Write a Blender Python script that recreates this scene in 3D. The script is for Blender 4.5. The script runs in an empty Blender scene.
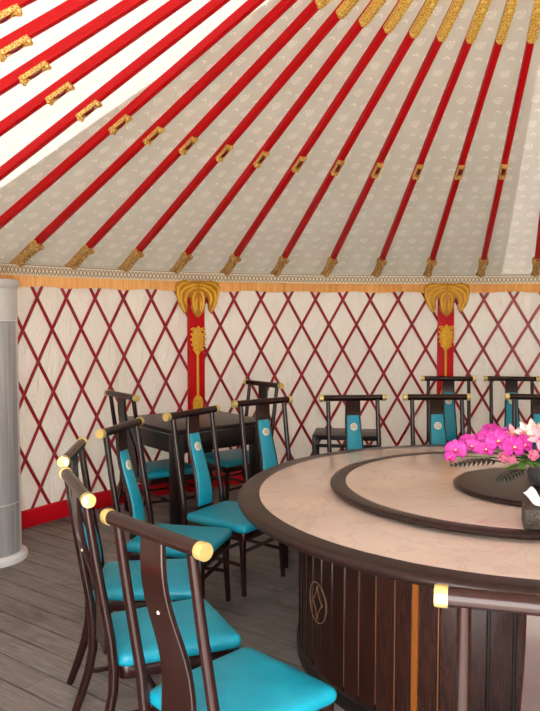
import bpy, bmesh, math, random
from math import sin, cos, pi, radians as RAD
from mathutils import Vector, Matrix
random.seed(7)
scene = bpy.context.scene
COL = scene.collection

# ------------------------------------------------------------------ camera, world, exposure
EYE = 1.62
cam = bpy.data.cameras.new('camera'); camo = bpy.data.objects.new('camera', cam); COL.objects.link(camo)
camo.location = (0, 0, EYE); camo.rotation_euler = (pi/2 - 0.0603, 0, 0)
cam.lens = 765.4/711*36; cam.sensor_width = 36; cam.clip_start = .02
scene.camera = camo
w = bpy.data.worlds.new('overcast_sky'); scene.world = w; w.use_nodes = True
bg = w.node_tree.nodes['Background']; bg.inputs[0].default_value = (.985, .99, 1.0, 1); bg.inputs[1].default_value = 9.5
sun = bpy.data.lights.new('sun', 'SUN'); suno = bpy.data.objects.new('sun', sun); COL.objects.link(suno)
sun.energy = 44; sun.angle = .03; sun.color = (1, .98, .94)
_az, _el = math.atan2(-3.619, -1.506), RAD(51)      # behind the photographer, shining at the doorway
suno.rotation_euler = Vector((cos(_el)*cos(_az), cos(_el)*sin(_az), sin(_el))).to_track_quat('Z', 'Y').to_euler()
vs = scene.view_settings
vs.view_transform = 'Standard'; vs.look = 'None'; vs.gamma = 1; vs.use_curve_mapping = False
vs.exposure = 0.31
scene.cycles.max_bounces = 10; scene.cycles.diffuse_bounces = 6; scene.cycles.glossy_bounces = 4
scene.cycles.sample_clamp_indirect = 10

# ------------------------------------------------------------------ materials
def srgb(r, g, b):
    f = lambda c: c/12.92 if c <= .04045 else ((c+.055)/1.055)**2.4
    return (f(r/255), f(g/255), f(b/255), 1)
class NT:
    def __init__(s, name):
        s.m = bpy.data.materials.new(name); s.m.use_nodes = True
        s.t = s.m.node_tree; s.n = s.t.nodes; s.b = s.n['Principled BSDF']; s.out = s.n['Material Output']
    def new(s, typ, **k):
        n = s.n.new(typ)
        for a, v in k.items(): setattr(n, a, v)
        return n
    def link(s, a, b): s.t.links.new(a, b)
    def set(s, **k):
        for a, v in k.items(): s.b.inputs[a.replace('_', ' ')].default_value = v
    def math(s, op, a, b=None, c=None):
        n = s.new('ShaderNodeMath', operation=op)
        for i, v in enumerate((a, b, c)):
            if v is None: continue
            if isinstance(v, (int, float)): n.inputs[i].default_value = v
            else: s.link(v, n.inputs[i])
        return n.outputs[0]
    def ramp(s, fac, stops):
        n = s.new('ShaderNodeValToRGB'); s.link(fac, n.inputs[0]); e = n.color_ramp.elements
        while len(e) < len(stops): e.new(.5)
        for el, (p, c) in zip(e, stops): el.position = p; el.color = c if len(c) == 4 else (*c, 1)
        return n.outputs[0]
    def mix(s, fac, a, b, typ='MIX'):
        n = s.new('ShaderNodeMix', data_type='RGBA', blend_type=typ)
        for i, v in ((0, fac), (6, a), (7, b)):
            if isinstance(v, (int, float, tuple)): n.inputs[i].default_value = v
            else: s.link(v, n.inputs[i])
        return n.outputs[2]
    def noise(s, vec, scale, detail=3, rough=.5, dist=0):
        n = s.new('ShaderNodeTexNoise'); n.inputs['Scale'].default_value = scale
        n.inputs['Detail'].default_value = detail; n.inputs['Roughness'].default_value = rough; n.inputs['Distortion'].default_value = dist
        if vec is not None: s.link(vec, n.inputs['Vector'])
        return n.outputs['Fac']
    def coord(s, which='Object', scale=None, loc=None):
        o = s.new('ShaderNodeTexCoord').outputs[which]
        if scale or loc:
            m = s.new('ShaderNodeMapping'); s.link(o, m.inputs[0])
            if scale: m.inputs['Scale'].default_value = scale
            if loc: m.inputs['Location'].default_value = loc
            o = m.outputs[0]
        return o
    def bump(s, h, strength=.3, dist=.01):
        n = s.new('ShaderNodeBump'); n.inputs['Strength'].default_value = strength; n.inputs['Distance'].default_value = dist
        s.link(h, n.inputs['Height']); s.link(n.outputs[0], s.b.inputs['Normal']); return n
M = {}
def plain(name, col, rough=.5, metal=0, spec=.5, coat=0):
    t = NT(name); t.set(Base_Color=col, Roughness=rough, Metallic=metal); t.b.inputs['Specular IOR Level'].default_value = spec
    t.b.inputs['Coat Weight'].default_value = coat; t.b.inputs['Coat Roughness'].default_value = .12
    M[name] = t.m; return t
# dark lacquered rosewood
t = plain('rosewood', srgb(62, 27, 20), .2, spec=.45)
c = t.coord('Object', (30, 30, 4)); n = t.noise(c, 2.2, 4, .6, .6)
t.link(t.ramp(n, [(.3, srgb(32, 12, 9)), (.6, srgb(40, 15, 11)), (.8, srgb(50, 20, 13))]), t.b.inputs['Base Color'])
t = plain('dark_wood', srgb(44, 26, 22), .3, spec=.32)
c = t.coord('Object', (4, 4, 1)); n = t.noise(c, 9, 4, .6, 1)
t.link(t.ramp(n, [(.3, srgb(30, 17, 14)), (.7, srgb(48, 28, 23))]), t.b.inputs['Base Color'])
t = plain('drum_wood', srgb(40, 20, 16), .26, spec=.42)
oi = t.new('ShaderNodeObjectInfo').outputs['Random']
c = t.coord('Object', (25, 25, 3)); n = t.noise(c, 3, 4, .6, 1)
t.link(t.mix(oi, t.ramp(n, [(.3, srgb(26, 12, 10)), (.8, srgb(50, 24, 17))]), t.ramp(n, [(.3, srgb(34, 16, 12)), (.8, srgb(60, 32, 24))])), t.b.inputs['Base Color'])
plain('black_wood', srgb(20, 14, 14), .35)
plain('black_lacquer', srgb(26, 19, 17), .34)
plain('plinth', srgb(18, 13, 12), .4)
plain('copper_strip', srgb(176, 120, 84), .28, .7)
plain('amber_wood', srgb(128, 72, 22), .32, coat=.3)
plain('brass', srgb(240, 218, 140), .3, .75)
plain('chrome', srgb(190, 188, 184), .22, 1)
plain('inlay_line', srgb(150, 120, 96), .3, .6)
t = plain('teal_leather', srgb(20, 150, 170), .42, spec=.5)
c = t.coord('Object'); n = t.noise(c, 180, 2); t.bump(n, .12, .002)
n2 = t.noise(c, 7, 2)
t.link(t.ramp(n2, [(.3, srgb(5, 140, 165)), (.7, srgb(13, 157, 182))]), t.b.inputs['Base Color'])
plain('teal_piping', srgb(14, 96, 108), .5)
t = plain('medallion_gold', srgb(226, 214, 176), .4, .1)
sp = t.new('ShaderNodeSeparateXYZ'); t.link(t.coord('Object'), sp.inputs[0]); X, Y = sp.outputs[0], sp.outputs[1]
rr = t.math('SQRT', t.math('ADD', t.math('MULTIPLY', X, X), t.math('MULTIPLY', Y, Y)))
rg = t.math('LESS_THAN', t.math('ABSOLUTE', t.math('SUBTRACT', rr, .0175)), .0018)
b1 = t.math('MULTIPLY', t.math('LESS_THAN', t.math('ABSOLUTE', t.math('SUBTRACT', t.math('ABSOLUTE', Y), .005)), .0018), t.math('LESS_THAN', t.math('ABSOLUTE', X), .011))
b2 = t.math('MULTIPLY', t.math('LESS_THAN', t.math('ABSOLUTE', t.math('SUBTRACT', t.math('ABSOLUTE', X), .006)), .0016), t.math('LESS_THAN', t.math('ABSOLUTE', Y), .009))
t.link(t.mix(t.math('MAXIMUM', rg, t.math('MAXIMUM', b1, b2)), srgb(240, 234, 210), srgb(122, 110, 70)), t.b.inputs['Base Color'])
plain('bolt', srgb(240, 225, 200), .3)
# marble
t = plain('marble', srgb(222, 196, 178), .14, spec=.5)
c = t.coord('Object'); n = t.noise(c, 1.6, 6, .6, 1.6)
v = t.math('ABSOLUTE', t.math('SUBTRACT', n, .5))
n2 = t.noise(c, 2.2, 3)
base = t.ramp(n2, [(.35, srgb(198, 177, 162)), (.65, srgb(212, 192, 177))])
t.link(t.mix(t.ramp(v, [(0, (.28, .28, .28)), (.025, (0, 0, 0))]), base, srgb(170, 146, 131)), t.b.inputs['Base Color'])
# red lacquer
plain('red_pole', srgb(184, 3, 12), .5, spec=.25)
plain('red_pillar', srgb(205, 4, 16), .5, spec=.25)
plain('red_band', srgb(208, 6, 26), .6, spec=.25)
t = plain('red_slat', srgb(158, 12, 30), .32)
plain('dark_red', srgb(110, 8, 14), .35)
# gold filigree
def filigree(name, scale, lo, hi, strength):
    t = plain(name, hi, .4, .15)
    c = t.coord('Object'); vn = t.new('ShaderNodeTexVoronoi', feature='DISTANCE_TO_EDGE'); t.link(c, vn.inputs['Vector']); vn.inputs['Scale'].default_value = scale
    t.link(t.ramp(vn.outputs['Distance'], [(.03, hi), (.16, lo)]), t.b.inputs['Base Color'])
    inv = t.math('SUBTRACT', 1, vn.outputs['Distance']); t.bump(inv, strength, .01)
    return t
filigree('gold_filigree', 75, srgb(150, 98, 36), srgb(240, 204, 126), .7)
filigree('gold_clasp', 90, srgb(186, 128, 40), srgb(248, 216, 130), .5)
filigree('gold_plate', 60, srgb(206, 152, 48), srgb(248, 218, 122), .5)
plain('gold_groove_shade', srgb(194, 136, 34), .45, .1)  # capital body: darker gold paints the shade of the carved grooves
t = plain('gold_carving', srgb(240, 192, 58), .4, .12)
c = t.coord('Object'); n = t.noise(c, 60, 2); t.bump(n, .25, .004)
# fabrics
def fabric(name, transl):
    t = plain(name, srgb(206, 196, 182), .75, spec=.25)
    uv = t.coord('UV'); sp = t.new('ShaderNodeSeparateXYZ'); t.link(uv, sp.inputs[0])
    def cell(du, dv, su, sv):
        a = t.math('DIVIDE', t.math('ADD', sp.outputs[0], du), su); b = t.math('DIVIDE', t.math('ADD', sp.outputs[1], dv), sv)
        a = t.math('MULTIPLY', t.math('SUBTRACT', t.math('FRACT', a), .5), su); b = t.math('MULTIPLY', t.math('SUBTRACT', t.math('FRACT', b), .5), sv)
        return a, b
    def roundel(du, dv, r):
        a, b = cell(du, dv, .24, .24)
        d = t.math('SQRT', t.math('ADD', t.math('MULTIPLY', a, a), t.math('MULTIPLY', b, b)))
        an = t.math('ARCTAN2', b, a)
        ring = t.math('SINE', t.math('ADD', t.math('MULTIPLY', d, 330), t.math('MULTIPLY', an, 3)))
        return t.math('MULTIPLY', t.math('GREATER_THAN', ring, -.1), t.math('LESS_THAN', d, r))
    m = t.math('MAXIMUM', roundel(0, 0, .04), roundel(.12, .12, .036))
    def bird(du, dv):
        a, b = cell(du, dv, .24, .24)
        q = t.math('ADD', t.math('ABSOLUTE', t.math('SUBTRACT', b, t.math('MULTIPLY', t.math('ABSOLUTE', a), .8))), 0)
        return t.math('MULTIPLY', t.math('LESS_THAN', q, .007), t.math('LESS_THAN', t.math('ABSOLUTE', a), .024))
    m = t.math('MAXIMUM', m, t.math('MAXIMUM', bird(.1, .02), bird(.0, .12)))
    nz = t.noise(uv, 55, 2); m = t.math('MULTIPLY', m, t.math('GREATER_THAN', nz, .40))
    wr = t.noise(t.coord('UV', (1, .35, 1)), 5, 3)
    base = t.ramp(wr, [(.3, srgb(186, 182, 170)), (.7, srgb(198, 195, 184))])
    col = t.mix(t.math('MULTIPLY', m, .5), base, srgb(240, 234, 224))
    t.link(col, t.b.inputs['Base Color'])
    t.bump(t.math('ADD', wr, t.math('MULTIPLY', m, .04)), .25, .03)
    tr = t.new('ShaderNodeBsdfTranslucent'); t.link(t.mix(.55, col, (1, 1, 1, 1)), tr.inputs[0])
    mx = t.new('ShaderNodeMixShader'); mx.inputs[0].default_value = transl
    t.link(t.b.outputs[0], mx.inputs[1]); t.link(tr.outputs[0], mx.inputs[2]); t.link(mx.outputs[0], t.out.inputs[0])
    M[name] = t.m
fabric('brocade', .040)
t = plain('wall_satin', srgb(226, 218, 204), .5, spec=.4)
c = t.coord('UV', (2.6, .9, 1)); n = t.noise(c, 1.6, 4, .5, 1.6); n2 = t.noise(t.coord('UV'), 1.3, 3)
t.link(t.ramp(n2, [(.3, srgb(218, 217, 204)), (.7, srgb(227, 225, 216))]), t.b.inputs['Base Color'])
t.bump(n, .6, .07)
def translucent(t, amount, col):
    tr = t.new('ShaderNodeBsdfTranslucent'); tr.inputs[0].default_value = col
    mx = t.new('ShaderNodeMixShader'); mx.inputs[0].default_value = amount
    t.link(t.b.outputs[0], mx.inputs[1]); t.link(tr.outputs[0], mx.inputs[2]); t.link(mx.outputs[0], t.out.inputs[0])
translucent(t, .026, srgb(236, 226, 208))
t = plain('felt', srgb(214, 206, 192), .95); translucent(t, .24, srgb(234, 230, 216))
t = plain('felt_thin', srgb(220, 214, 202), .95); translucent(t, .6, srgb(240, 232, 222))
# trim band: interlocking key pattern
t = plain('band_pattern', srgb(222, 210, 184), .6)
uv = t.coord('UV'); sp = t.new('ShaderNodeSeparateXYZ'); t.link(uv, sp.inputs[0])
u = t.math('FRACT', t.math('DIVIDE', sp.outputs[0], .036)); v = sp.outputs[1]
k1 = t.math('LESS_THAN', t.math('ABSOLUTE', t.math('SUBTRACT', t.math('ABSOLUTE', t.math('SUBTRACT', u, .5)), t.math('MULTIPLY', t.math('ABSOLUTE', t.math('SUBTRACT', v, .46)), 1.2))), .13)
k2 = t.math('LESS_THAN', t.math('ABSOLUTE', t.math('SUBTRACT', v, .46)), .34)
k3 = t.math('GREATER_THAN', v, .93)
t.link(t.mix(t.math('MAXIMUM', t.math('MULTIPLY', k1, k2), k3), srgb(234, 226, 206), srgb(150, 136, 98)), t.b.inputs['Base Color'])
t = plain('fringe_silk', srgb(226, 158, 72), .5)
c = t.coord('UV', (40, 1, 1)); n = t.noise(c, 3, 3); t.link(t.ramp(n, [(.3, srgb(238, 168, 84)), (.65, srgb(252, 206, 132))]), t.b.inputs['Base Color'])
plain('cream_cord', srgb(236, 222, 184), .5)
# floor planks
t = plain('weathered_plank', srgb(120, 106, 98), .62)
oi = t.new('ShaderNodeObjectInfo').outputs['Random']
gc = t.new('ShaderNodeNewGeometry').outputs['Position']
mp = t.new('ShaderNodeMapping'); mp.vector_type = 'POINT'; t.link(gc, mp.inputs[0]); mp.inputs['Rotation'].default_value = (0, 0, RAD(37)); 
mp2 = t.new('ShaderNodeMapping'); t.link(mp.outputs[0], mp2.inputs[0]); mp2.inputs['Scale'].default_value = (2.2, 34, 1)
g = t.noise(mp2.outputs[0], 1.6, 6, .65, 1.2); st = t.noise(mp.outputs[0], 2.2, 5, .6, .5)
cg = t.ramp(g, [(.25, srgb(96, 91, 88)), (.5, srgb(130, 123, 120)), (.75, srgb(156, 150, 147))])
cg = t.mix(t.ramp(st, [(.34, (.75, .75, .75)), (.5, (0, 0, 0))]), cg, srgb(76, 69, 66))
cg = t.mix(t.math('MULTIPLY', oi, .3), cg, srgb(92, 84, 79))
t.link(cg, t.b.inputs['Base Color']); t.bump(g, .35, .006)
plain('subfloor', srgb(26, 21, 19), .9)
plain('ground', srgb(190, 182, 170), .9)
# air conditioner
t = plain('ac_silver', srgb(150, 152, 152), .38, .35)
n = t.noise(t.coord('Object', (1, 1, .03)), 60, 2); t.link(t.ramp(n, [(.3, srgb(160, 163, 164)), (.7, srgb(190, 192, 192))]), t.b.inputs['Base Color'])  # vertical streaks put the metal's reflections into the colour
plain('ac_white', srgb(226, 228, 230), .35)
plain('ac_pale', srgb(196, 200, 196), .35)
plain('seam_black', srgb(40, 40, 42), .6)
# flowers and tissue box
t = plain('orchid_magenta', srgb(226, 40, 176), .5)
n = t.noise(t.coord('Object', (1, .25, 1)), 110, 2); t.link(t.ramp(n, [(.3, srgb(184, 26, 140)), (.7, srgb(222, 74, 180))]), t.b.inputs['Base Color'])
plain('lily_pink', srgb(244, 168, 182), .5); plain('lily_cream', srgb(248, 226, 216), .5); plain('rose_pink', srgb(232, 140, 172), .5)
plain('orchid_lip', srgb(190, 16, 110), .5); plain('pollen', srgb(236, 214, 120), .6)
plain('leaf_dark', srgb(22, 32, 20), .5); plain('leaf_green', srgb(82, 128, 44), .45); plain('stem_green', srgb(60, 92, 44), .5)
t = plain('pot_grey', srgb(70, 68, 70), .4)
t = plain('tissue_paper', srgb(246, 244, 242), .8)
t = plain('box_pattern', srgb(70, 56, 46), .55, 0, .25)
vn = t.new('ShaderNodeTexVoronoi', feature='DISTANCE_TO_EDGE'); t.link(t.coord('Object'), vn.inputs['Vector']); vn.inputs['Scale'].default_value = 120
t.link(t.ramp(vn.outputs['Distance'], [(.03, srgb(92, 80, 66)), (.1, srgb(36, 28, 23))]), t.b.inputs['Base Color'])

# ------------------------------------------------------------------ mesh helpers
class MB:
    def __init__(s): s.v = []; s.f = []; s.uv = None
    def add(s, verts, faces):
        o = len(s.v); s.v += [tuple(p) for p in verts]; s.f += [tuple(i+o for i in f) for f in faces]; return s
    def box(s, c, d, m=None):
        x, y, z = (k/2 for k in d); c = Vector(c)
        P = [Vector((i*x, j*y, k*z)) for i in (-1, 1) for j in (-1, 1) for k in (-1, 1)]
        P = [(m @ p if m else p)+c for p in P]
        return s.add(P, [(0, 1, 3, 2), (4, 6, 7, 5), (0, 4, 5, 1), (2, 3, 7, 6), (0, 2, 6, 4), (1, 5, 7, 3)])
    def tube(s, path, rad, n=10, caps=True, flat=1.0, up=None):
        path = [Vector(p) for p in path]; L = len(path)
        rad = [rad]*L if isinstance(rad, (int, float)) else rad
        t0 = (path[1]-path[0]).normalized()
        ref = Vector(up) if up else (Vector((0, 0, 1)) if abs(t0.z) < .9 else Vector((1, 0, 0)))
        V = []; a = None
        for i, p in enumerate(path):
            t = (path[min(i+1, L-1)]-path[max(i-1, 0)]).normalized()
            if a is None: a = t.cross(ref).normalized()
            a = (a - t*a.dot(t)).normalized(); b = t.cross(a)
            for k in range(n):
                q = 2*pi*k/n; V.append(p + (a*cos(q) + b*sin(q)*flat)*rad[i])
        F = [(i*n+k, i*n+(k+1) % n, (i+1)*n+(k+1) % n, (i+1)*n+k) for i in range(L-1) for k in range(n)]
        if caps: F += [tuple(range(n))[::-1], tuple(range((L-1)*n, L*n))]
        return s.add(V, F)
    def lathe(s, prof, n=48, a0=0, a1=2*pi, c=(0, 0, 0)):
        full = abs(a1-a0-2*pi) < 1e-6; m = n if full else n+1; L = len(prof)
        V = [(c[0]+r*cos(a0+(a1-a0)*i/n), c[1]+r*sin(a0+(a1-a0)*i/n), c[2]+z) for i in range(m) for r, z in prof]
        F = []
        for i in range(n):
            j = (i+1) % m
            for k in range(L-1): F.append((i*L+k, j*L+k, j*L+k+1, i*L+k+1))
        return s.add(V, F)
    def prism(s, poly, z0, z1, m=None):
        n = len(poly); V = [Vector((x, y, z)) for z in (z0, z1) for x, y in poly]
        if m: V = [m @ p for p in V]
        F = [tuple(range(n))[::-1], tuple(range(n, 2*n))] + [(i, (i+1) % n, n+(i+1) % n, n+i) for i in range(n)]
        return s.add(V, F)
    def ball(s, c, r, nu=12, nv=8):
        r = (r, r, r) if isinstance(r, (int, float)) else r
        V = [(c[0], c[1], c[2]-r[2])]
        for j in range(1, nv):
            p = -pi/2+pi*j/nv
            V += [(c[0]+r[0]*cos(p)*cos(2*pi*i/nu), c[1]+r[1]*cos(p)*sin(2*pi*i/nu), c[2]+r[2]*sin(p)) for i in range(nu)]
        V.append((c[0], c[1], c[2]+r[2])); T = len(V)-1
        F = [(0, 1+(i+1) % nu, 1+i) for i in range(nu)]
        for j in range(nv-2):
            for i in range(nu): F.append((1+j*nu+i, 1+j*nu+(i+1) % nu, 1+(j+1)*nu+(i+1) % nu, 1+(j+1)*nu+i))
        F += [(T, 1+(nv-2)*nu+i, 1+(nv-2)*nu+(i+1) % nu) for i in range(nu)]
        return s.add(V, F)
    def mesh(s, name, mat, smooth=True, bevel=0, seg=2, ang=40):
        me = bpy.data.meshes.new(name); me.from_pydata(s.v, [], s.f)
        bm = bmesh.new(); bm.from_mesh(me)
        if bevel:
            bmesh.ops.remove_doubles(bm, verts=bm.verts, dist=1e-6)
            E = [e for e in bm.edges if len(e.link_faces) == 2 and e.calc_face_angle(0) > RAD(35)]
            bmesh.ops.bevel(bm, geom=E, offset=bevel, segments=seg, affect='EDGES', profile=.5, clamp_overlap=True)
        bmesh.ops.recalc_face_normals(bm, faces=bm.faces); bm.to_mesh(me); bm.free()
        if smooth:
            for p in me.polygons: p.use_smooth = True
            me.set_sharp_from_angle(angle=RAD(ang))
        me.materials.append(M[mat] if isinstance(mat, str) else mat); return me
def ob(name, me, parent=None, loc=(0, 0, 0), rot=(0, 0, 0), scale=None):
    o = bpy.data.objects.new(name, me); COL.objects.link(o); o.location = loc; o.rotation_euler = rot
    if scale: o.scale = scale
    if parent: o.parent = parent
    return o
def tag(o, label=None, cat=None, group=None, kind=None):
    for k, v in (('label', label), ('category', cat), ('group', group), ('kind', kind)):
        if v: o[k] = v
    return o
def thing(name, label, cat, loc=(0, 0, 0), rz=0, group=None):
    return tag(ob(name, None, None, loc, (0, 0, rz)), label, cat, group)

# ------------------------------------------------------------------ the round tent (yurt) shell
CX, CY, RW = 1.506, 3.619, 3.88
H0, SL = 1.931, .6205                       # underside of poles at the wall; roof slope
ALPHA = math.atan(SL)
DT, TH0 = 2*pi/48, -.2541                   # pole spacing; angle of pole 12 (clockwise from +y)
def pol(th, r, z=0): return Vector((CX+r*sin(th), CY+r*cos(th), z))
DOOR = math.atan2(-CX, -CY)                 # the doorway the photographer stands in
DHALF = .34
def uvmap(me, f):
    l = me.uv_layers.new(name='UVMap')
    for lp in me.loops: l.data[lp.index].uv = f(me.vertices[lp.vertex_index].co)
# local yurt frame: angles clockwise from +y, centre at origin
def arc_strip(name, mat, rows, th0, th1, n, jitter=None, smooth=True):
    mb = MB(); V = []; L = len(rows)
    for i in range(n+1):
        th = th0+(th1-th0)*i/n
        for j, (r, z) in enumerate(rows):
            rr, zz = (r, z) if not jitter else jitter(i, j, th, r, z)
            V.append((rr*sin(th), rr*cos(th), zz))
    F = [(i*L+j, i*L+j+1, (i+1)*L+j+1, (i+1)*L+j) for i in range(n) for j in range(L-1)]
    mb.add(V, F); return mb.mesh(name, mat, smooth, ang=60)
W0, W1 = DOOR+DHALF, DOOR+2*pi-DHALF
NS = 420
from mathutils import noise as mnoise
def wrinkle(i, j, th, r, z):
    d = .024*mnoise.noise(Vector((th*11, z*1.2, 3))) + .010*mnoise.noise(Vector((th*30+z*3, z*3.1, 9)))
    return (r+.024+d if 0 < j < 13 else r+.02, z)
me = arc_strip('wall_round', 'wall_satin', [(RW+.02, z*2.03/13) for z in range(14)], W0, W1, NS, wrinkle)
uvmap(me, lambda c: (math.atan2(c.x, c.y)*RW, c.z))
wall = tag(ob('wall_round', me, None, (CX, CY, 0)), 'cream satin curved tent wall behind the red lattice', None, None, 'structure')
# door posts closing the ends of the wall
mb = MB()
for th in (W0, W1): mb.box((RW*sin(th), RW*cos(th), 1.0), (.09, .12, 2.0), Matrix.Rotation(-th, 3, 'Z'))
ob('door_post', mb.mesh('door_post', 'red_pillar', bevel=.006), wall)
# lattice: every slat its own part
LT, LZ = .0714, .479
def slat_mesh(sgn, r):
    mb = MB(); prof = [(-.0125, 0), (-.0125, -.006), (-.006, -.0105), (.006, -.0105), (.0125, -.006), (.0125, 0)]
    V = []; n = 9; z0, z1 = .03, 1.9
    sl = LT/LZ
    tx = Vector((RW*sl, 1)).normalized()          # along (arc, z)
    for i in range(n+1):
        z = z0+(z1-z0)*i/n; th = sgn*(z-1.715)*sl
        for a, q in prof:
            aa = a*tx.y; zz = -a*tx.x*sgn
            t2 = th+aa/RW; rr = r+q
            V.append((rr*sin(t2), rr*cos(t2), z+zz))
    m = len(prof)
    F = [(i*m+k, i*m+(k+1) % m, (i+1)*m+(k+1) % m, (i+1)*m+k) for i in range(n) for k in range(m)]
    F += [tuple(range(m)), tuple(range(n*m, n*m+m))[::-1]]
    mb.add(V, F); return mb.mesh('slat', 'red_slat', True, ang=25)
sm = [slat_mesh(1, RW-.012), slat_mesh(-1, RW-.001)]
k0 = -.9945
for i in range(-9, 33):
    for s in (0, 1):
        ob('slat', sm[s], wall, (0, 0, 0), (0, 0, -(k0+i*LT)))
# skirting band, patterned band, fringe
me = arc_strip('baseboard_round', 'red_band', [(RW+.01, 0), (RW-.03, 0), (RW-.03, .118), (RW-.024, .124), (RW+.01, .124)], W0, W1, 200)
tag(ob('baseboard_round', me, None, (CX, CY, 0)), 'bright red band along the foot of the lattice wall', None, None, 'structure')
me = arc_strip('trim_1', 'band_pattern', [(RW+.0, 1.868), (RW-.032, 1.868), (RW-.036, 1.945), (RW+.0, 1.95)], W0, W1, 240)
uvmap(me, lambda c: (math.atan2(c.x, c.y)*RW, (c.z-1.868)/.08))
tag(ob('trim_1', me, None, (CX, CY, 0)), 'cream band with dark key pattern around the top of the wall', None, None, 'structure')
rnd = [random.random() for _ in range(9000)]
def fr(i, j, th, r, z):
    a = (.002 if i % 2 else -.002)
    return (r+a+.004*(rnd[(i*3+j) % 9000]-.5), z - (.012*rnd[i % 9000]+.006*sin(i*.05) if j == 0 else 0))
me = arc_strip('trim_2', 'fringe_silk', [(RW-.045, 1.79), (RW-.046, 1.83), (RW-.042, 1.868)], -1.75, 1.0, 2600, fr)
uvmap(me, lambda c: (math.atan2(c.x, c.y)*RW, c.z))
fringe = tag(ob('trim_2', me, None, (CX, CY, 0)), 'golden orange silk fringe hanging below the patterned band', None, None, 'structure')
mb = MB(); mb.tube([(RW*.9898*sin(a), RW*.9898*cos(a), 1.868) for a in [-1.75+2.75*i/160 for i in range(161)]], .006, 6)
ob('heading_cord', mb.mesh('heading_cord', 'cream_cord'), fringe)

# ceiling: gores of brocade between the poles, poles with their fittings, felt cover outside
ceil = tag(ob('ceiling', None, None, (CX, CY, 0)), 'conical tent roof of pale brocade on red poles with gold fittings', None, None, 'structure')
FOFF = .058
def roofz(r): return H0+FOFF+SL*(RW-r)
RT = .72
def gore():
    mb = MB(); V = []; nr, na = 26, 8; uv = []
    for i in range(nr+1):
        r = 4.02+(RT-4.02)*i/nr
        for j in range(na+1):
            a = -DT/2+DT*j/na; q = 1-(2*j/na-1)**2
            sag = .0015*mnoise.noise(Vector((a*r*4, r*2.5, 1)))*q
            V.append((r*sin(a), r*cos(a), roofz(r)+sag)); uv.append((r*a, r/cos(ALPHA)))
    L = na+1
    F = [(i*L+j, i*L+j+1, (i+1)*L+j+1, (i+1)*L+j) for i in range(nr) for j in range(na)]
    mb.add(V, F); me = mb.mesh('roof_panel', 'brocade', True, ang=80)
    l = me.uv_layers.new(name='UVMap')
    for lp in me.loops: l.data[lp.index].uv = uv[lp.vertex_index]
    return me
gm = gore()
PL = (RW-.78)/cos(ALPHA)                     # pole length; local +y runs up the slope from the wall
pw, ph = .046, .05
def fit_mesh(name, mat, polys, z0, z1, bevel=.004):
    mb = MB()
    for p in polys: mb.prism(p, z0, z1)
    return mb.mesh(name, mat, True, bevel)
mb = MB(); mb.box((0, PL/2-.05, ph/2), (pw, PL+.1, ph)); pole_me = mb.mesh('roof_pole', 'red_pole', True, .006)
# lower bracket: waisted sleeve with a flared scalloped head
def sym(h): return h+[(-x, y) for x, y in reversed(h)]
lowp = sym([(.034, -.02), (.042, 0), (.034, .03), (.029, .12), (.031, .2), (.043, .225), (.045, .255), (.034, .275), (.015, .29)])
brk_me = fit_mesh('bracket', 'gold_filigree', [lowp], -.014, .04)
mb = MB()
for sx in (-1, 1): mb.ball((sx*.03, .262, -.016), .016); mb.ball((sx*.028, 0, -.016), .014)
for k in range(6): mb.ball((0, .04+.033*k, -.016), (.02, .014, .012))
boss_me = mb.mesh('boss', 'gold_filigree')
# mid clasp: two scrolled ends joined by side bars, dark red stone between
clasp = [sym([(.018, -.085), (.03, -.08), (.034, -.06), (.028, -.045)]), sym([(.028, .045), (.034, .06), (.03, .08), (.018, .085)]),
         [(-.03, -.05), (-.02, -.05), (-.02, .05), (-.03, .05)], [(.02, -.05), (.03, -.05), (.03, .05), (.02, .05)]]
mb = MB()
for p in clasp: mb.prism(p, -.012, .01)
for sy in (-1, 1):
    mb.ball((0, sy*.066, -.014), (.016, .016, .012))
    for sx in (-1, 1): mb.ball((sx*.02, sy*.075, -.013), .012)
for i, (x, y, z) in enumerate(mb.v): mb.v[i] = (x*.84, y*.92, z)
clasp_me = mb.mesh('clasp', 'gold_clasp')
mb = MB(); mb.ball((0, 0, -.006), (.015, .04, .015)); stone_me = mb.mesh('stone', 'dark_red')
S_T = (RW-1.556)/cos(ALPHA); S_M = (RW-2.605)/cos(ALPHA)
up = [(.034, 0)]
n = 8
half = [(.03*sin(pi/2*k/n), S_T+.03*(1-cos(pi/2*k/n))) for k in range(n+1)]+[(.03, PL-.02)]
plate_me = fit_mesh('gold_plate', 'gold_plate', [sym(half)], -.012, .03, .005)
for i in range(48):
    th = TH0+DT*(i-12)
    ob('roof_panel', gm, ceil, (0, 0, 0), (0, 0, -(th+DT/2)))
    R = Matrix.Rotation(-th, 4, 'Z') @ Matrix.Translation((0, RW, H0)) @ Matrix.Rotation(pi, 4, 'Z') @ Matrix.Rotation(ALPHA, 4, 'X')
    p = ob('roof_pole', pole_me, ceil); p.matrix_local = R
    b = ob('bracket', brk_me, p); 
    ob('boss', boss_me, p)
    cl = ob('clasp', clasp_me, p, (0, S_M, 0)); ob('stone', stone_me, p, (0, S_M, 0))
    ob('gold_plate', plate_me, p)
mb = MB(); mb.lathe([(.70, 3.82), (.80, 3.82), (.80, 3.98), (.70, 3.98), (.70, 3.82)], 64); mb.tube([(-.7, 0, 3.93), (.7, 0, 3.93)], .03); mb.tube([(0, -.7, 3.93), (0, .7, 3.93)], .03)
ob('crown_ring', mb.mesh('crown_ring', 'red_pole'), ceil)
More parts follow.
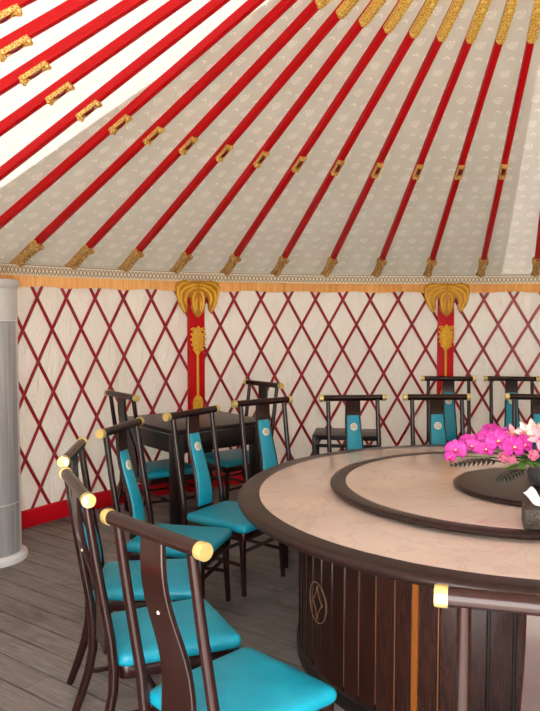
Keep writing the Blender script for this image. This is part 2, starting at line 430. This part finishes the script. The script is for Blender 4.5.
mb = MB(); mb.lathe([(.80, 3.985), (.5, 4.09), (.2, 4.14), (0, 4.15)], 48); me = mb.mesh('added_crown_cover', 'brocade'); uvmap(me, lambda c: (c.x, c.y)); ob('added_crown_cover', me, ceil)  # unseen cap, added to stop skylight flooding in through the crown
# thick felt laid over the far half of the roof (straight edge) with one more translucent strip on the right, put in to pass extra light
for a0, a1, fm in ((-1.75, .1935, 'felt'), (.1945, .262, 'felt_thin'), (.263, 1.75, 'felt')):
    mb = MB(); n = max(4, int((a1-a0)/.0163)); V = []; L = 12
    for i in range(n+1):
        th = a0+(a1-a0)*i/n
        for j in range(L):
            r = 4.05+(.6-4.05)*j/(L-1); V.append((r*sin(th), r*cos(th), roofz(r)+.005))
    mb.add(V, [(i*L+j, i*L+j+1, (i+1)*L+j+1, (i+1)*L+j) for i in range(n) for j in range(L-1)])
    me = mb.mesh('felt_cover', fm, True, ang=80)
    bm = bmesh.new(); bm.from_mesh(me)
    bmesh.ops.bisect_plane(bm, geom=bm.verts[:]+bm.edges[:]+bm.faces[:], plane_co=(-.056-CX, 4.404-CY, 0), plane_no=(.166, 1, 0), clear_inner=True)
    bmesh.ops.recalc_face_normals(bm, faces=bm.faces); bm.to_mesh(me); bm.free()
    ob('felt_cover', me, ceil)

# floor: sub-floor disc, planks laid diagonally; unseen pale ground added outside to bounce daylight in
mb = MB(); mb.lathe([(0, -.03), (4.3, -.03), (4.3, -.06)], 72)
floor = tag(ob('floor', mb.mesh('floor', 'subfloor', False), None, (CX, CY, 0)), 'weathered grey brown plank floor', None, None, 'structure')
mb = MB(); mb.lathe([(0, -.08), (14, -.08)], 48)
tag(ob('ground', mb.mesh('ground', 'ground', False), None, (CX, CY, 0)), 'unseen pale ground outside the tent, added to bounce daylight', None, None, 'structure')
mb = MB(); mb.box((0, 0, -.0125), (1, 1, .025)); plank_me = mb.mesh('plank', 'weathered_plank', False)
PA = RAD(-37); PWD = .1475
dx, dn = Vector((cos(PA), sin(PA))), Vector((-sin(PA), cos(PA)))
c0 = Vector((CX, CY)); cn = c0.dot(dn); ph0 = 2.197
i0 = int((cn-4.2-ph0)/PWD)-1
for i in range(i0, i0+60):
    n = ph0+(i+.5)*PWD; d = n-cn
    if abs(d) > 4.15: continue
    hl = math.sqrt(4.2**2-d*d); x = -hl
    cuts = [-hl]; q = -hl+random.uniform(.8, 3.2)
    while q < hl-.7: cuts.append(q); q += random.uniform(2.4, 3.6)
    cuts.append(hl)
    for a, b in zip(cuts, cuts[1:]):
        p = c0+dx*((a+b)/2)+dn*d
        ob('plank', plank_me, floor, (p.x-CX, p.y-CY, random.uniform(-.0015, 0)), (0, 0, PA), (b-a-.003, PWD-.012, 1))

# ------------------------------------------------------------------ pillars with ram-horn capitals
U = .00188
def pillar(th, label):
    p = pol(th, RW-.075)
    t = thing('pillar', label, 'pillar', (p.x, p.y, 0), -th+pi, 'red gilded pillars on the wall')   # local +y faces the room
    mb = MB(); mb.box((0, 0, .9325), (.152, .05, 1.865)); ob('shaft', mb.mesh('shaft', 'red_pillar', True, .005), t)
    T = Matrix(((1, 0, 0), (0, 0, 1), (0, 1, 0)))             # (x, z, depth) -> local
    def P(x, y): return (x*U*1.07, 1.866-(y-65)*U)
    half = [(0, 62), (40, 66), (66, 60), (100, 70), (108, 92), (107, 118), (101, 150), (88, 184), (66, 218), (54, 200), (50, 180), (54, 160), (47, 140), (38, 140), (31, 165), (34, 190), (24, 212), (0, 236)]
    poly = [P(x, y) for x, y in half]+[P(-x, y) for x, y in reversed(half[1:-1])]
    mb = MB(); mb.prism(poly, .027, .05, T); cap = ob('capital', mb.mesh('capital', 'gold_groove_shade', True, .006), t)
    mb = MB()
    for s in (-1, 1):
        for pts in ([(4, 80), (30, 84), (62, 96), (84, 118), (88, 150), (78, 185), (66, 208)], [(4, 95), (26, 98), (48, 112), (60, 128), (66, 150), (60, 175)],
                    [(4, 112), (18, 120), (26, 145), (24, 180), (12, 210)], [(40, 70), (76, 76), (98, 96), (99, 130), (92, 165)], [(8, 140), (12, 170), (8, 200)]):
            mb.tube([(s*P(x, y)[0], .05, P(x, y)[1]) for x, y in pts], [.004]+[.011]*(len(pts)-2)+[.004], 8)
    ob('scroll', mb.mesh('scroll', 'gold_carving'), cap)
    mb = MB()                                                   # medallion of curls
    cz = 1.866-(345-65)*U
    mb.ball((0, .03, cz+.01), (.058, .02, .1)); mb.ball((0, .03, cz-.07), (.035, .016, .05))
    for s in (-1, 1):
        for x, z, r in ((.05, .1, .02), (.055, .055, .019), (.058, .01, .02), (.05, -.035, .019), (.035, -.075, .017), (.022, .1, .017), (.02, .05, .02), (.024, 0, .02), (.018, -.05, .017)):
            pts = [(s*(x+r*(1-k/16)*cos(k*.55)), .045+.004*(k/12), cz+z+r*(1-k/16)*sin(k*.55)) for k in range(13)]
            mb.tube(pts, [.0065]*13, 6)
    for z in (.12, .075, .03, -.02, -.07, -.105): mb.ball((0, .045, cz+z), (.012, .012, .015))
    ob('medallion', mb.mesh('medallion', 'gold_carving'), t)
    zb = 1.866-(600-65)*U; zt = cz-.11
    mb = MB(); mb.tube([(0, .03, zb), (0, .03, zt)], .011, 10); ob('rod', mb.mesh('rod', 'gold_carving'), t)
    mb = MB(); pl = [(-24, 672), (24, 672), (22, 650), (25, 632), (18, 612), (8, 600), (-8, 600), (-18, 612), (-25, 632), (-22, 650)]
    mb.prism([P(x, y) for x, y in pl], .024, .04, T)
    for s in (-1, 1): mb.ball((s*.02, .042, 1.866-(622-65)*U), .013); mb.ball((s*.018, .042, 1.866-(655-65)*U), .014)
    mb.ball((0, .042, 1.866-(638-65)*U), (.018, .012, .018)); ob('foot_ornament', mb.mesh('foot_ornament', 'gold_carving', True, .0), t)
pillar(-.6035, 'red pillar with gold ram-horn capital rising behind the dark square table')
pillar(.0515, 'red pillar with gold ram-horn capital behind the far chairs against the wall')

# ------------------------------------------------------------------ chairs
def chair_meshes():
    D = {}
    mb = MB(); mb.tube([(-.228, 0, 0), (.228, 0, 0)], .0225, 16); D['rail'] = mb.mesh('top_rail', 'rosewood')
    mb = MB(); n = 20
    prof = [(.0, -.0), (.0245, 0), (.0255, .003), (.0255, .026), (.0235, .030), (.0, .031)]
    mb.lathe(prof, n); D['cap'] = mb.mesh('end_cap', 'brass')
    path = [(.965, -.285), (.88, -.273), (.75, -.254), (.6, -.229), (.47, -.207), (.36, -.197), (.28, -.2), (.19, -.218), (.1, -.247), (0, -.285)]
    for s in (-1, 1):
        mb = MB(); mb.tube([(s*(.183 if z > .3 else .183+.02*(.3-z)), y, z) for z, y in path], [.0155, .016, .0165, .017, .018, .019, .0185, .018, .017, .015], 12)
        D['post%d' % s] = mb.mesh('back_post', 'rosewood')
    # splat: shaped, S-curved board
    def yat(z): 
        k = (z-.40)/.565; return -.198-.087*k+.016*sin(k*2*pi)
    def wid(z):
        k = (z-.40)/.565; return (.108+.054*(1-k)**1.5)/2
    mb = MB(); V = []; N = 16
    for i in range(N+1):
        z = .37+(.965-.37)*i/N; y = yat(max(z, .40)); wv = wid(max(z, .40))
        V += [(-wv, y-.009, z), (wv, y-.009, z), (wv, y+.009, z), (-wv, y+.009, z)]
    F = [(i*4+k, i*4+(k+1) % 4, i*4+4+(k+1) % 4, i*4+4+k) for i in range(N) for k in range(4)]+[(0, 1, 2, 3), (N*4+3, N*4+2, N*4+1, N*4)]
    mb.add(V, F); D['splat'] = mb.mesh('splat', 'rosewood', True, .003, 1)
    mb = MB(); V = []; N = 12
    for i in range(N+1):
        z = .42+(.855-.42)*i/N; y = yat(z)+.009; wv = wid(z)-.011; e = .003 if i in (0, N) else 0
        for x, yy in ((-1, 0), (-.96, .007), (-.8, .012), (.8, .012), (.96, .007), (1, 0)): V.append((x*wv, y+max(0, yy-e*3), z))
    F = [(i*6+k, i*6+k+1, i*6+7+k, i*6+6+k) for i in range(N) for k in range(5)]+[tuple(range(6)), tuple(range(N*6, N*6+6))]
    mb.add(V, F); D['panel'] = mb.mesh('upholstered_panel', 'teal_leather', True, ang=50)
    ym = yat(.775)+.021
    mb = MB(); mb.lathe([(0, .004), (.017, .004), (.02, .0065), (.0255, .006), (.0275, 0), (0, 0)], 24); D['med'] = mb.mesh('medallion', 'medallion_gold'); D['ym'] = ym
    mb = MB(); mb.ball((0, yat(.74)-.009, .74), (.006, .004, .006), 10, 6); D['bolt'] = mb.mesh('bolt', 'bolt')
    # seat
    def outline(k):
        c = [(-.198, -.182), (.198, -.182), (.224, .278), (-.224, .278)]; pts = []; r = .035
        cs = [(Vector(p)) for p in c]
        for i in range(4):
            p, a, b = cs[i], cs[i-1], cs[(i+1) % 4]
            da, db = (a-p).normalized(), (b-p).normalized()
            for q in range(7):
                s = q/6; A = p+da*r*(1-s)**2+db*r*s*s; pts.append(A*k+Vector((0, .02))*(1-k))
        return pts
    rings = [(.97, .362), (1, .372), (1.005, .386), (.99, .399), (.95, .408), (.8, .413), (.5, .417), (.2, .419)]
    V = []; n = 28
    for k, z in rings: V += [(x, y, z) for x, y in outline(k)]
    F = [(i*n+j, i*n+(j+1) % n, i*n+n+(j+1) % n, i*n+n+j) for i in range(len(rings)-1) for j in range(n)]+[tuple(range(n))[::-1], tuple(range((len(rings)-1)*n, len(rings)*n))]
    mb = MB(); mb.add(V, F); D['seat'] = mb.mesh('seat_cushion', 'teal_leather', True, ang=60)
    mb = MB(); mb.prism([tuple(p) for p in outline(.975)], .316, .364); D['frame'] = mb.mesh('seat_frame', 'rosewood', True, .004)
    for s in (-1, 1):
        mb = MB(); mb.tube([(s*.191, .238, .345), (s*.193, .242, .29), (s*.195, .246, .18), (s*.198, .256, 0)], [.023, .02, .0165, .014], 12); D['leg%d' % s] = mb.mesh('front_leg', 'rosewood')
        mb = MB(); mb.tube([(s*.195, .246, .17), (s*.187, -.225, .19)], .0105, 8); D['side%d' % s] = mb.mesh('stretcher', 'rosewood')
    mb = MB(); mb.tube([(-.195, -.01, .18), (.195, -.01, .18)], .0105, 8); D['cross'] = mb.mesh('stretcher', 'rosewood')
    mb = MB(); mb.tube([(-.193, .244, .25), (.193, .244, .25)], .0105, 8); D['front'] = mb.mesh('stretcher', 'rosewood')
    return D
CM = chair_meshes()
def chair(x, y, face, label, group):
    """x, y: midpoint of the top rail; face: direction the sitter looks (radians, ccw from +x)"""
    rz = face-pi/2; px, py = x+.285*cos(face), y+.285*sin(face)
    t = thing('dining_chair', label, 'chair', (px, py, 0), rz, group)
    r = ob('top_rail', CM['rail'], t, (0, -.287, .98))
    ob('end_cap', CM['cap'], r, (.218, 0, 0), (0, pi/2, 0)); ob('end_cap', CM['cap'], r, (-.218, 0, 0), (0, -pi/2, 0))
    for s in (-1, 1):
        ob('back_post', CM['post%d' % s], t); ob('front_leg', CM['leg%d' % s], t); ob('stretcher', CM['side%d' % s], t)
    ob('stretcher', CM['cross'], t); ob('stretcher', CM['front'], t)
    sp = ob('splat', CM['splat'], t); ob('upholstered_panel', CM['panel'], sp)
    ob('medallion', CM['med'], sp, (0, CM['ym']-.0005, .775), (-pi/2+.24, 0, 0)); ob('bolt', CM['bolt'], sp)
    ob('seat_cushion', CM['seat'], t); ob('seat_frame', CM['frame'], t)
    return t
TX, TY = 1.16, 3.58
ring = [(223.4, 2.06, 'nearest dark wooden chair at lower left, seen from behind with its brass-capped rail lowest'),
        (204, 2.04, 'dark wooden chair seen edge-on, second from the front at the left of the round table'),
        (184.5, 2.05, 'dark wooden chair third from the front at left, rail pointing away from the camera'),
        (164.5, 2.04, 'chair with teal back panel farther left from the round table edge, before the square table'),
        (145.4, 1.99, 'chair with teal seat just left of the round table edge, before the square table'),
        (125.5, 2.085, 'chair with teal back panel touching the round table silhouette at its left far side'),
        (106.2, 2.01, 'chair across the round table facing the camera, with the low black table behind it'),
        (88.3, 1.98, 'chair across the round table facing the camera, right in front of a red pillar'),
        (67.7, 2.14, 'chair across the round table at the right edge, behind the flowers'),
        (254.3, 2.04, 'chair at the lower right with a shiny horizontal rail in front of the table drum')]
FACE = {6: RAD(-82), 7: RAD(-88), 8: RAD(-97)}
for i, (a, r, lab) in enumerate(ring):
    a = RAD(a); chair(TX+r*cos(a), TY+r*sin(a), FACE.get(i, a+pi), lab, 'teal chairs around the round table')
def face_to(x, y, qx, qy): return math.atan2(qy-y, qx-x)
chair(1.65, 7.05, face_to(1.65, 7.05, TX+.1, TY), 'teal-backed chair against the wall in front of the right red pillar', 'spare chairs against the wall')
chair(2.23, 7.04, face_to(2.23, 7.04, TX+.6, TY), 'teal-backed chair against the wall at the far right, right of the pillar', 'spare chairs against the wall')
chair(-1.105, 5.675, RAD(38), 'dark chair pushed under the square table at its left side', 'chairs at the square table')
chair(-.06, 6.55, RAD(220), 'dark chair at the far right side of the square table, near the lattice wall', 'chairs at the square table')

# ------------------------------------------------------------------ big round table
rt = thing('round_table', 'large round banquet table with cream marble top and dark wooden drum base', 'table', (TX, TY, 0))
HT = .755; RO, RI = 1.31, 1.215
mb = MB(); mb.lathe([(RI-.01, HT-.03), (RI-.003, HT), (RO-.03, HT), (RO-.012, HT-.003), (RO, HT-.012), (RO+.002, HT-.022), (RO-.006, HT-.036), (RO-.03, HT-.048), (RO-.10, HT-.06), (RI-.2, HT-.062)], 128)
ob('table_rim', mb.mesh('table_rim', 'dark_wood', True, ang=50), rt)
mb = MB(); mb.lathe([(RI-.003, HT-.03), (RI-.0035, HT), (RI-.006, HT+.0006), (0, HT+.0006)], 128); ob('marble_top', mb.mesh('marble_top', 'marble', True, ang=30), rt)
RD = 1.015
mb = MB(); mb.lathe([(0, .0), (1.032, 0), (1.032, .055), (1.02, .062), (0, .062)], 120); ob('plinth', mb.mesh('plinth', 'plinth', True, ang=30), rt)
mb = MB(); mb.lathe([(RD-.012, .06), (RD-.012, HT-.06), (0, HT-.06)], 120); ob('drum_core', mb.mesh('drum_core', 'plinth', True, ang=30), rt)
def seg(a0, a1, r0, r1, z0, z1, n=3):
    mb = MB(); V = []
    for i in range(n+1):
        a = a0+(a1-a0)*i/n
        for r, z in ((r0, z0), (r1, z0), (r1, z1), (r0, z1)): V.append((r*cos(a), r*sin(a), z))
    F = [(i*4+k, i*4+(k+1) % 4, i*4+4+(k+1) % 4, i*4+4+k) for i in range(n) for k in range(4)]+[(0, 1, 2, 3), (n*4+3, n*4+2, n*4+1, n*4)]
    return mb.add(V, F)
d = RAD(1)
panel_me = seg(-2.28*d, 2.28*d, RD-.014, RD+.004, .062, HT-.058, 4).mesh('drum_panel', 'drum_wood', True, .003, 1)
strip_me = seg(-.11*d, .11*d, RD-.014, RD+.006, .085, HT-.06, 1).mesh('metal_strip', 'copper_strip', False)
groove_me = seg(-.3*d, .3*d, RD-.014, RD-.006, .062, HT-.06, 1).mesh('groove_bead', 'plinth', False)
wide_me = seg(-.75*d, .75*d, RD-.014, RD+.010, .062, HT-.058, 2).mesh('pilaster', 'amber_wood', True, .003, 1)
for i in range(72):
    a = -127.45+5*i
    ob('drum_panel', panel_me, rt, (0, 0, 0), (0, 0, RAD(a+2.5)))
    m = i % 9
    if i % 18 == 0: ob('pilaster', wide_me, rt, (0, 0, 0), (0, 0, RAD(a)))
    elif m in (3, 4): ob('groove_bead', groove_me, rt, (0, 0, 0), (0, 0, RAD(a)))
    else: ob('metal_strip', strip_me, rt, (0, 0, 0), (0, 0, RAD(a)))
# inlaid ring emblem with a four-pointed coin figure
mb = MB(); ea = RAD(-159.6); er, ez = .085, .36
def drum_pt(s, z, r=RD+.006): a = ea+s/RD; return (r*cos(a), r*sin(a), z)
mb.tube([drum_pt(er*cos(q*pi/24), ez+er*1.02*sin(q*pi/24)) for q in range(49)], .0024, 6, False)
cor = [(0, .075), (.05, 0), (0, -.075), (-.05, 0)]
for k in range(4):
    (x0, z0), (x1, z1) = cor[k], cor[(k+1) % 4]
    mb.tube([drum_pt(x0*(1-s)**2+x1*s*s+2*s*(1-s)*(x0+x1)*.28, ez+z0*(1-s)**2+z1*s*s+2*s*(1-s)*(z0+z1)*.28) for s in [q/8 for q in range(9)]], .002, 6, False)
ob('emblem', mb.mesh('emblem', 'inlay_line'), rt)

ls = thing('lazy_susan', 'wide marble turntable with dark rim on the round table', 'turntable', (TX-.02, TY+.02, HT+.001))
S = .85; mb = MB(); mb.lathe([(.775, .034), (.78, .036), (S-.02, .036), (S-.004, .033), (S, .026), (S-.004, .016), (S-.03, .008), (.6, .006)], 112)
ob('turntable_rim', mb.mesh('turntable_rim', 'dark_wood', True, ang=50), ls)
mb = MB(); mb.lathe([(.775, .02), (.7755, .0362), (.772, .0368), (0, .0368)], 112); ob('marble_disc', mb.mesh('marble_disc', 'marble', True, ang=30), ls)
mb = MB(); mb.lathe([(0, 0), (.5, 0), (.5, .02), (0, .02)], 64); ob('bearing', mb.mesh('bearing', 'plinth', True, ang=30), ls)
DZ = HT+.0378
DX, DY = 1.25, 3.48
cd = thing('display_disc', 'dark polished wooden disc in the middle of the turntable under the flowers', 'disc', (DX, DY, DZ))
mb = MB(); mb.lathe([(0, 0), (.37, 0), (.392, .006), (.396, .014), (.388, .022), (.37, .024), (0, .024)], 80); ob('disc_plate', mb.mesh('disc_plate', 'dark_wood', True, ang=40), cd)

# ------------------------------------------------------------------ flowers
FX, FY, FZ = 1.262, 3.46, DZ+.024
fa = thing('flower_arrangement', 'magenta orchids and pink lilies in a dark grey pot on the table centre', 'flowers', (FX, FY, FZ))
mb = MB(); prof = [(0, 0), (.05, 0), (.062, .01), (.075, .04), (.078, .06), (.07, .08), (.06, .088), (.055, .08), (0, .078)]
V = []; n = 48
mb.lathe(prof, n)
for k in range(24):
    a = 2*pi*k/24; mb.tube([((r+.001)*cos(a), (r+.001)*sin(a), z) for r, z in prof[2:6]], .004, 5)
ob('pot', mb.mesh('pot', 'pot_grey'), fa)
def petal(L, W, curl, mat, name='petal', tip=1.0, nx=5, ny=7):
    mb = MB(); V = []
    for i in range(ny+1):
        s = i/ny; wv = W*(sin(pi*min(1, s*.94+.03))**tip)
        for j in range(nx):
            x = (j/(nx-1)*2-1); V.append((x*wv, s*L, curl*s*s-.18*wv*x*x*1.2+.012*sin(s*6)*L*0))
    F = [(i*nx+j, i*nx+j+1, i*nx+nx+j+1, i*nx+nx+j) for i in range(ny) for j in range(nx-1)]
    mb.add(V, F); me = mb.mesh(name, mat, True, ang=80)
    # real thickness
    bm = bmesh.new(); bm.from_mesh(me); bmesh.ops.solidify(bm, geom=bm.faces[:], thickness=.0012); bm.to_mesh(me); bm.free(); return me
op_w = petal(.046, .032, -.008, 'orchid_magenta', tip=.7); op_n = petal(.045, .019, -.006, 'orchid_magenta')
ol = petal(.022, .01, .012, 'orchid_lip', 'lip'); lp = petal(.085, .02, -.03, 'lily_pink'); lc = petal(.085, .021, -.03, 'lily_cream'); rp = petal(.04, .026, .02, 'rose_pink', tip=.6)
mb = MB(); mb.ball((0, 0, .005), (.005, .005, .006), 8, 6); colm = mb.mesh('column', 'pollen')
mb = MB()
for k in range(5): a = 2*pi*k/5; mb.tube([(0, 0, 0), (.008*cos(a), .008*sin(a), .03), (.014*cos(a), .014*sin(a), .05)], .0013, 5); mb.ball((.014*cos(a), .014*sin(a), .05), (.003, .003, .002), 6, 4)
stam = mb.mesh('stamen', 'pollen')
def frame_to(d, spin=0):
    d = Vector(d).normalized(); return d.to_track_quat('Z', 'Y').to_matrix().to_4x4() @ Matrix.Rotation(spin, 4, 'Z')
def pix(x, y, depth):
    f, pt = 765.4, -.0603; X, Y = (x-270)/f, -(y-355.5)/f
    dy, dz = cos(pt)-Y*sin(pt), sin(pt)+Y*cos(pt); k = depth/dy
    return Vector((X*k-FX, depth-FY, EYE+dz*k-FZ))
heart = Vector((0, 0, .09))
def stem(p, q):
    mid = (p+q)/2+Vector((0, 0, .03)); mb = MB(); mb.tube([p*(1-s)**2+mid*2*s*(1-s)+q*s*s for s in [k/8 for k in range(9)]], .0025, 6)
    ob('stem', mb.mesh('stem', 'stem_green'), fa)
def orchid(p, d, sc=1.0, spin=0):
    e = ob('orchid_blossom', colm, fa); e.matrix_local = Matrix.Translation(p) @ frame_to(d, spin) @ Matrix.Scale(sc, 4)
    for a, me in ((90, op_n), (215, op_n), (325, op_n), (18, op_w), (162, op_w)):
        ob('petal', me, e, (0, 0, .001 if me is op_w else -.001), (RAD(12), 0, RAD(a-90)))
    ob('lip', ol, e, (0, 0, .002), (RAD(25), 0, RAD(180)))
def lily(p, d, me, sc=1.0, spin=0, n=6):
    e = ob('lily_blossom', stam, fa); e.matrix_local = Matrix.Translation(p) @ frame_to(d, spin) @ Matrix.Scale(sc, 4)
    for k in range(n): ob('petal', me, e, (0, 0, -.002*(k % 2)), (RAD(42-6*(k % 2)), 0, 2*pi*k/n))
def rose(p, d, sc=1.0):
    e = ob('rose_blossom', colm, fa); e.matrix_local = Matrix.Translation(p) @ frame_to(d) @ Matrix.Scale(sc, 4)
    for ri, (n, tilt) in enumerate(((5, 30), (5, 52), (4, 72))):
        for k in range(n): ob('petal', rp, e, (0, 0, .004*ri), (RAD(tilt), 0, 2*pi*k/n+ri*.5))
orch = [(456, 450, 3.36, (-.5, -1, .1), 1.0), (466, 441, 3.42, (-.7, -.6, .3), .75), (477, 442, 3.40, (.2, -1, .3), .8), (487, 437, 3.40, (-.3, -1, .5), .9), (498, 441, 3.32, (0, -1, .25), 1.15),
        (514, 447, 3.30, (.25, -1, .2), 1.1), (524, 445, 3.32, (.4, -1, .3), 1.0), (486, 449, 3.36, (-.2, -1, -.1), .8), (472, 446, 3.38, (-.4, -1, 0), .8), (492, 431, 3.46, (-.2, -.7, .7), .95),
        (505, 436, 3.42, (.1, -1, .6), .95), (545, 446, 3.34, (.5, -1, .2), 1.0), (558, 440, 3.4, (.8, -.7, .3), 1.0), (450, 457, 3.34, (-.6, -1, -.2), .55)]
for i, (x, y, dd, d, s) in enumerate(orch):
    p = pix(x, y, dd); stem(heart, p-Vector(d).normalized()*.004); orchid(p, d, s*1.08, random.uniform(-.3, .3))
for x, y, dd, d, me, s in ((514, 436, 3.42, (-.2, -.9, .6), lp, .65), (533, 433, 3.42, (0, -.7, .9), lc, .85), (540, 438, 3.34, (.1, -1, .4), lp, .8), (525, 433, 3.38, (-.1, -1, .4), lc, .6), (552, 434, 3.45, (.4, -.6, .9), lp, .8)):
    p = pix(x, y, dd); stem(heart, p); lily(p, d, me, s, random.random())
for x, y, dd, s in ((503, 457, 3.34, .8), (511, 459, 3.33, .7), (521, 434, 3.4, .8), (533, 455, 3.3, .8)):
    p = pix(x, y, dd); stem(heart, p); rose(p, (-.2, -1, .2), s)
def frond(p0, p1, n, L, mat, drop=.03):
    mb = MB(); ax = p1-p0; mid = (p0+p1)/2+Vector((0, 0, drop)); P = [p0*(1-s)**2+mid*2*s*(1-s)+p1*s*s for s in [k/n for k in range(n+1)]]
    mb.tube(P, [.003]*n+[.0015], 6)
    side = ax.cross(Vector((0, 0, 1))).normalized()
    for k in range(2, n+1):
        t = (P[k]-P[k-1]).normalized()
        for s in (-1, 1):
            ll = L*sin(pi*(.25+.7*k/n)); q = P[k]+(t*.85+side*s*.75+Vector((0, 0, -.3))).normalized()*ll; m = (P[k]+q)/2+Vector((0, 0, .012))
            wv = t.cross(q-P[k]).cross(q-P[k]).normalized()*.010
            mb.add([P[k], m+wv, q, m-wv, (m+P[k])/2+Vector((0, 0, -.002))], [(0, 1, 2, 3), (0, 3, 4), (0, 4, 1)])
    return ob('palm_leaf', mb.mesh('palm_leaf', mat, False), fa)
frond(pix(505, 463, 3.40), pix(452, 466, 3.30), 11, .08, 'leaf_dark', .04)
frond(pix(525, 470, 3.36), pix(498, 482, 3.18), 9, .07, 'leaf_dark', .03)
frond(heart+Vector((.02, 0, .0)), pix(560, 470, 3.3), 9, .05, 'leaf_dark', .03)
lf = petal(.11, .02, -.03, 'leaf_green', 'leaf')
for x, y, dd, d in ((512, 464, 3.36, (-.9, -.5, .1)), (522, 462, 3.34, (-.4, -1, .0)), (530, 460, 3.34, (.1, -1, .1)), (540, 462, 3.34, (.5, -1, 0)), (526, 452, 3.36, (.2, -1, .4))):
    p = pix(x, y, dd); o = ob('leaf', lf, fa); dv = Vector(d).normalized()
    o.matrix_local = Matrix.Translation(p-dv*.06) @ dv.to_track_quat('Y', 'Z').to_matrix().to_4x4() @ Matrix.Scale(.9, 4)

# ------------------------------------------------------------------ tissue box
tb = thing('tissue_box', 'dark patterned tissue box with a white tissue near the turntable edge', 'tissue box', (1.035, 2.885, HT+.038), RAD(-14))
mb = MB(); mb.box((0, 0, .038), (.13, .13, .076)); ob('box_body', mb.mesh('box_body', 'box_pattern', True, .004), tb)
mb = MB(); mb.lathe([(.03, .076), (.034, .079), (.038, .076)], 24); ob('slot_ring', mb.mesh('slot_ring', 'black_wood'), tb)
mb = MB(); V = []; NU, NV = 14, 6
for i in range(NV+1):
    s = i/NV
    for j in range(NU):
        q = j/(NU-1)*2-1; V.append((q*(.018+.03*s)-.02*s, .012*sin(q*5+s*2)*(.4+s), .07+s*(.055+.018*cos(q*4+1)-.02*q)))
mb.add(V, [(i*NU+j, i*NU+j+1, i*NU+NU+j+1, i*NU+NU+j) for i in range(NV) for j in range(NU-1)])
me = mb.mesh('tissue', 'tissue_paper', True, ang=80); bm = bmesh.new(); bm.from_mesh(me); bmesh.ops.solidify(bm, geom=bm.faces[:], thickness=.001); bm.to_mesh(me); bm.free(); ob('tissue', me, tb)

# ------------------------------------------------------------------ dark square table
ang = math.atan2(.61, .79); Nx, Ny, SZ = -.69, 5.41, .86
cxs = Nx+SZ/2*(cos(ang)-sin(ang)); cys = Ny+SZ/2*(sin(ang)+cos(ang))
sq = thing('square_table', 'dark square table with glossy top by the left red pillar', 'table', (cxs, cys, 0), ang)
mb = MB(); mb.box((0, 0, .742), (SZ, SZ, .03)); ob('table_top', mb.mesh('table_top', 'black_lacquer', True, .006), sq)
mb = MB()
for a in range(4): mb.box(Matrix.Rotation(a*pi/2, 3, 'Z') @ Vector((0, -SZ/2+.004, .722)), (SZ-.01, .006, .007), Matrix.Rotation(a*pi/2, 3, 'Z'))
ob('edge_trim', mb.mesh('edge_trim', 'chrome', False), sq)
mb = MB()
for a in range(4): mb.box(Matrix.Rotation(a*pi/2, 3, 'Z') @ Vector((0, -SZ/2+.05, .65)), (SZ-.1, .024, .15), Matrix.Rotation(a*pi/2, 3, 'Z'))
ob('apron', mb.mesh('apron', 'black_wood', True, .003), sq)
for i in (-1, 1):
    for j in (-1, 1):
        mb = MB(); mb.box((i*(SZ/2-.07), j*(SZ/2-.07), .3635), (.085, .085, .727)); ob('leg', mb.mesh('leg', 'black_wood', True, .006), sq)
# low black table by the wall
lt = thing('low_table', 'low open black wooden side table against the lattice wall', 'table', (.70, 6.86, 0), RAD(-8))
mb = MB(); mb.box((0, 0, .505), (.6, .42, .018)); ob('table_top', mb.mesh('table_top', 'black_lacquer', True, .003), lt)
for i in (-1, 1):
    for j in (-1, 1):
        mb = MB(); mb.box((i*.285, j*.195, .25), (.034, .034, .5)); ob('leg', mb.mesh('leg', 'black_wood', True, .003), lt)
for j in (-1, 1):
    mb = MB(); mb.box((0, j*.195, .42), (.54, .022, .03)); ob('rail', mb.mesh('rail', 'black_wood', True, .003), lt)
    mb = MB(); mb.box((j*.285, 0, .42), (.022, .36, .03)); ob('rail', mb.mesh('rail', 'black_wood', True, .003), lt)

# ------------------------------------------------------------------ standing air conditioner
ac = thing('air_conditioner', 'tall silver cylindrical standing air conditioner at the left edge', 'air conditioner', (-1.838, 4.90, 0), 0)
fd = math.atan2(-4.9, 1.825)                # towards the camera
mb = MB(); mb.lathe([(0, 0), (.246, 0), (.25, .012), (.248, .035), (.228, .05), (0, .05)], 56); ob('base', mb.mesh('base', 'ac_white', True, ang=35), ac)
mb = MB(); mb.lathe([(0, .05), (.212, .05), (.212, 1.765), (0, 1.765)], 56); ob('back_shell', mb.mesh('back_shell', 'ac_white', True, ang=35), ac)
A0, A1 = fd-1.12, fd+1.12
def fp(name, z0, z1, mat, r=.218):
    mb = MB(); mb.lathe([(.205, z0), (r-.004, z0), (r, z0+.004), (r, z1-.004), (r-.004, z1), (.205, z1)], 40, A0, A1); return ob(name, mb.mesh(name, mat, True, ang=35), ac)
fp('lower_panel', .055, .378, 'ac_silver'); fp('front_panel', .384, 1.545, 'ac_silver'); fp('outlet_panel', 1.551, 1.75, 'ac_pale')
mb = MB(); mb.lathe([(0, 1.75), (.212, 1.75), (.228, 1.768), (.232, 1.79), (.226, 1.806), (.2, 1.812), (0, 1.812)], 56); ob('top_cap', mb.mesh('top_cap', 'ac_pale', True, ang=35), ac)
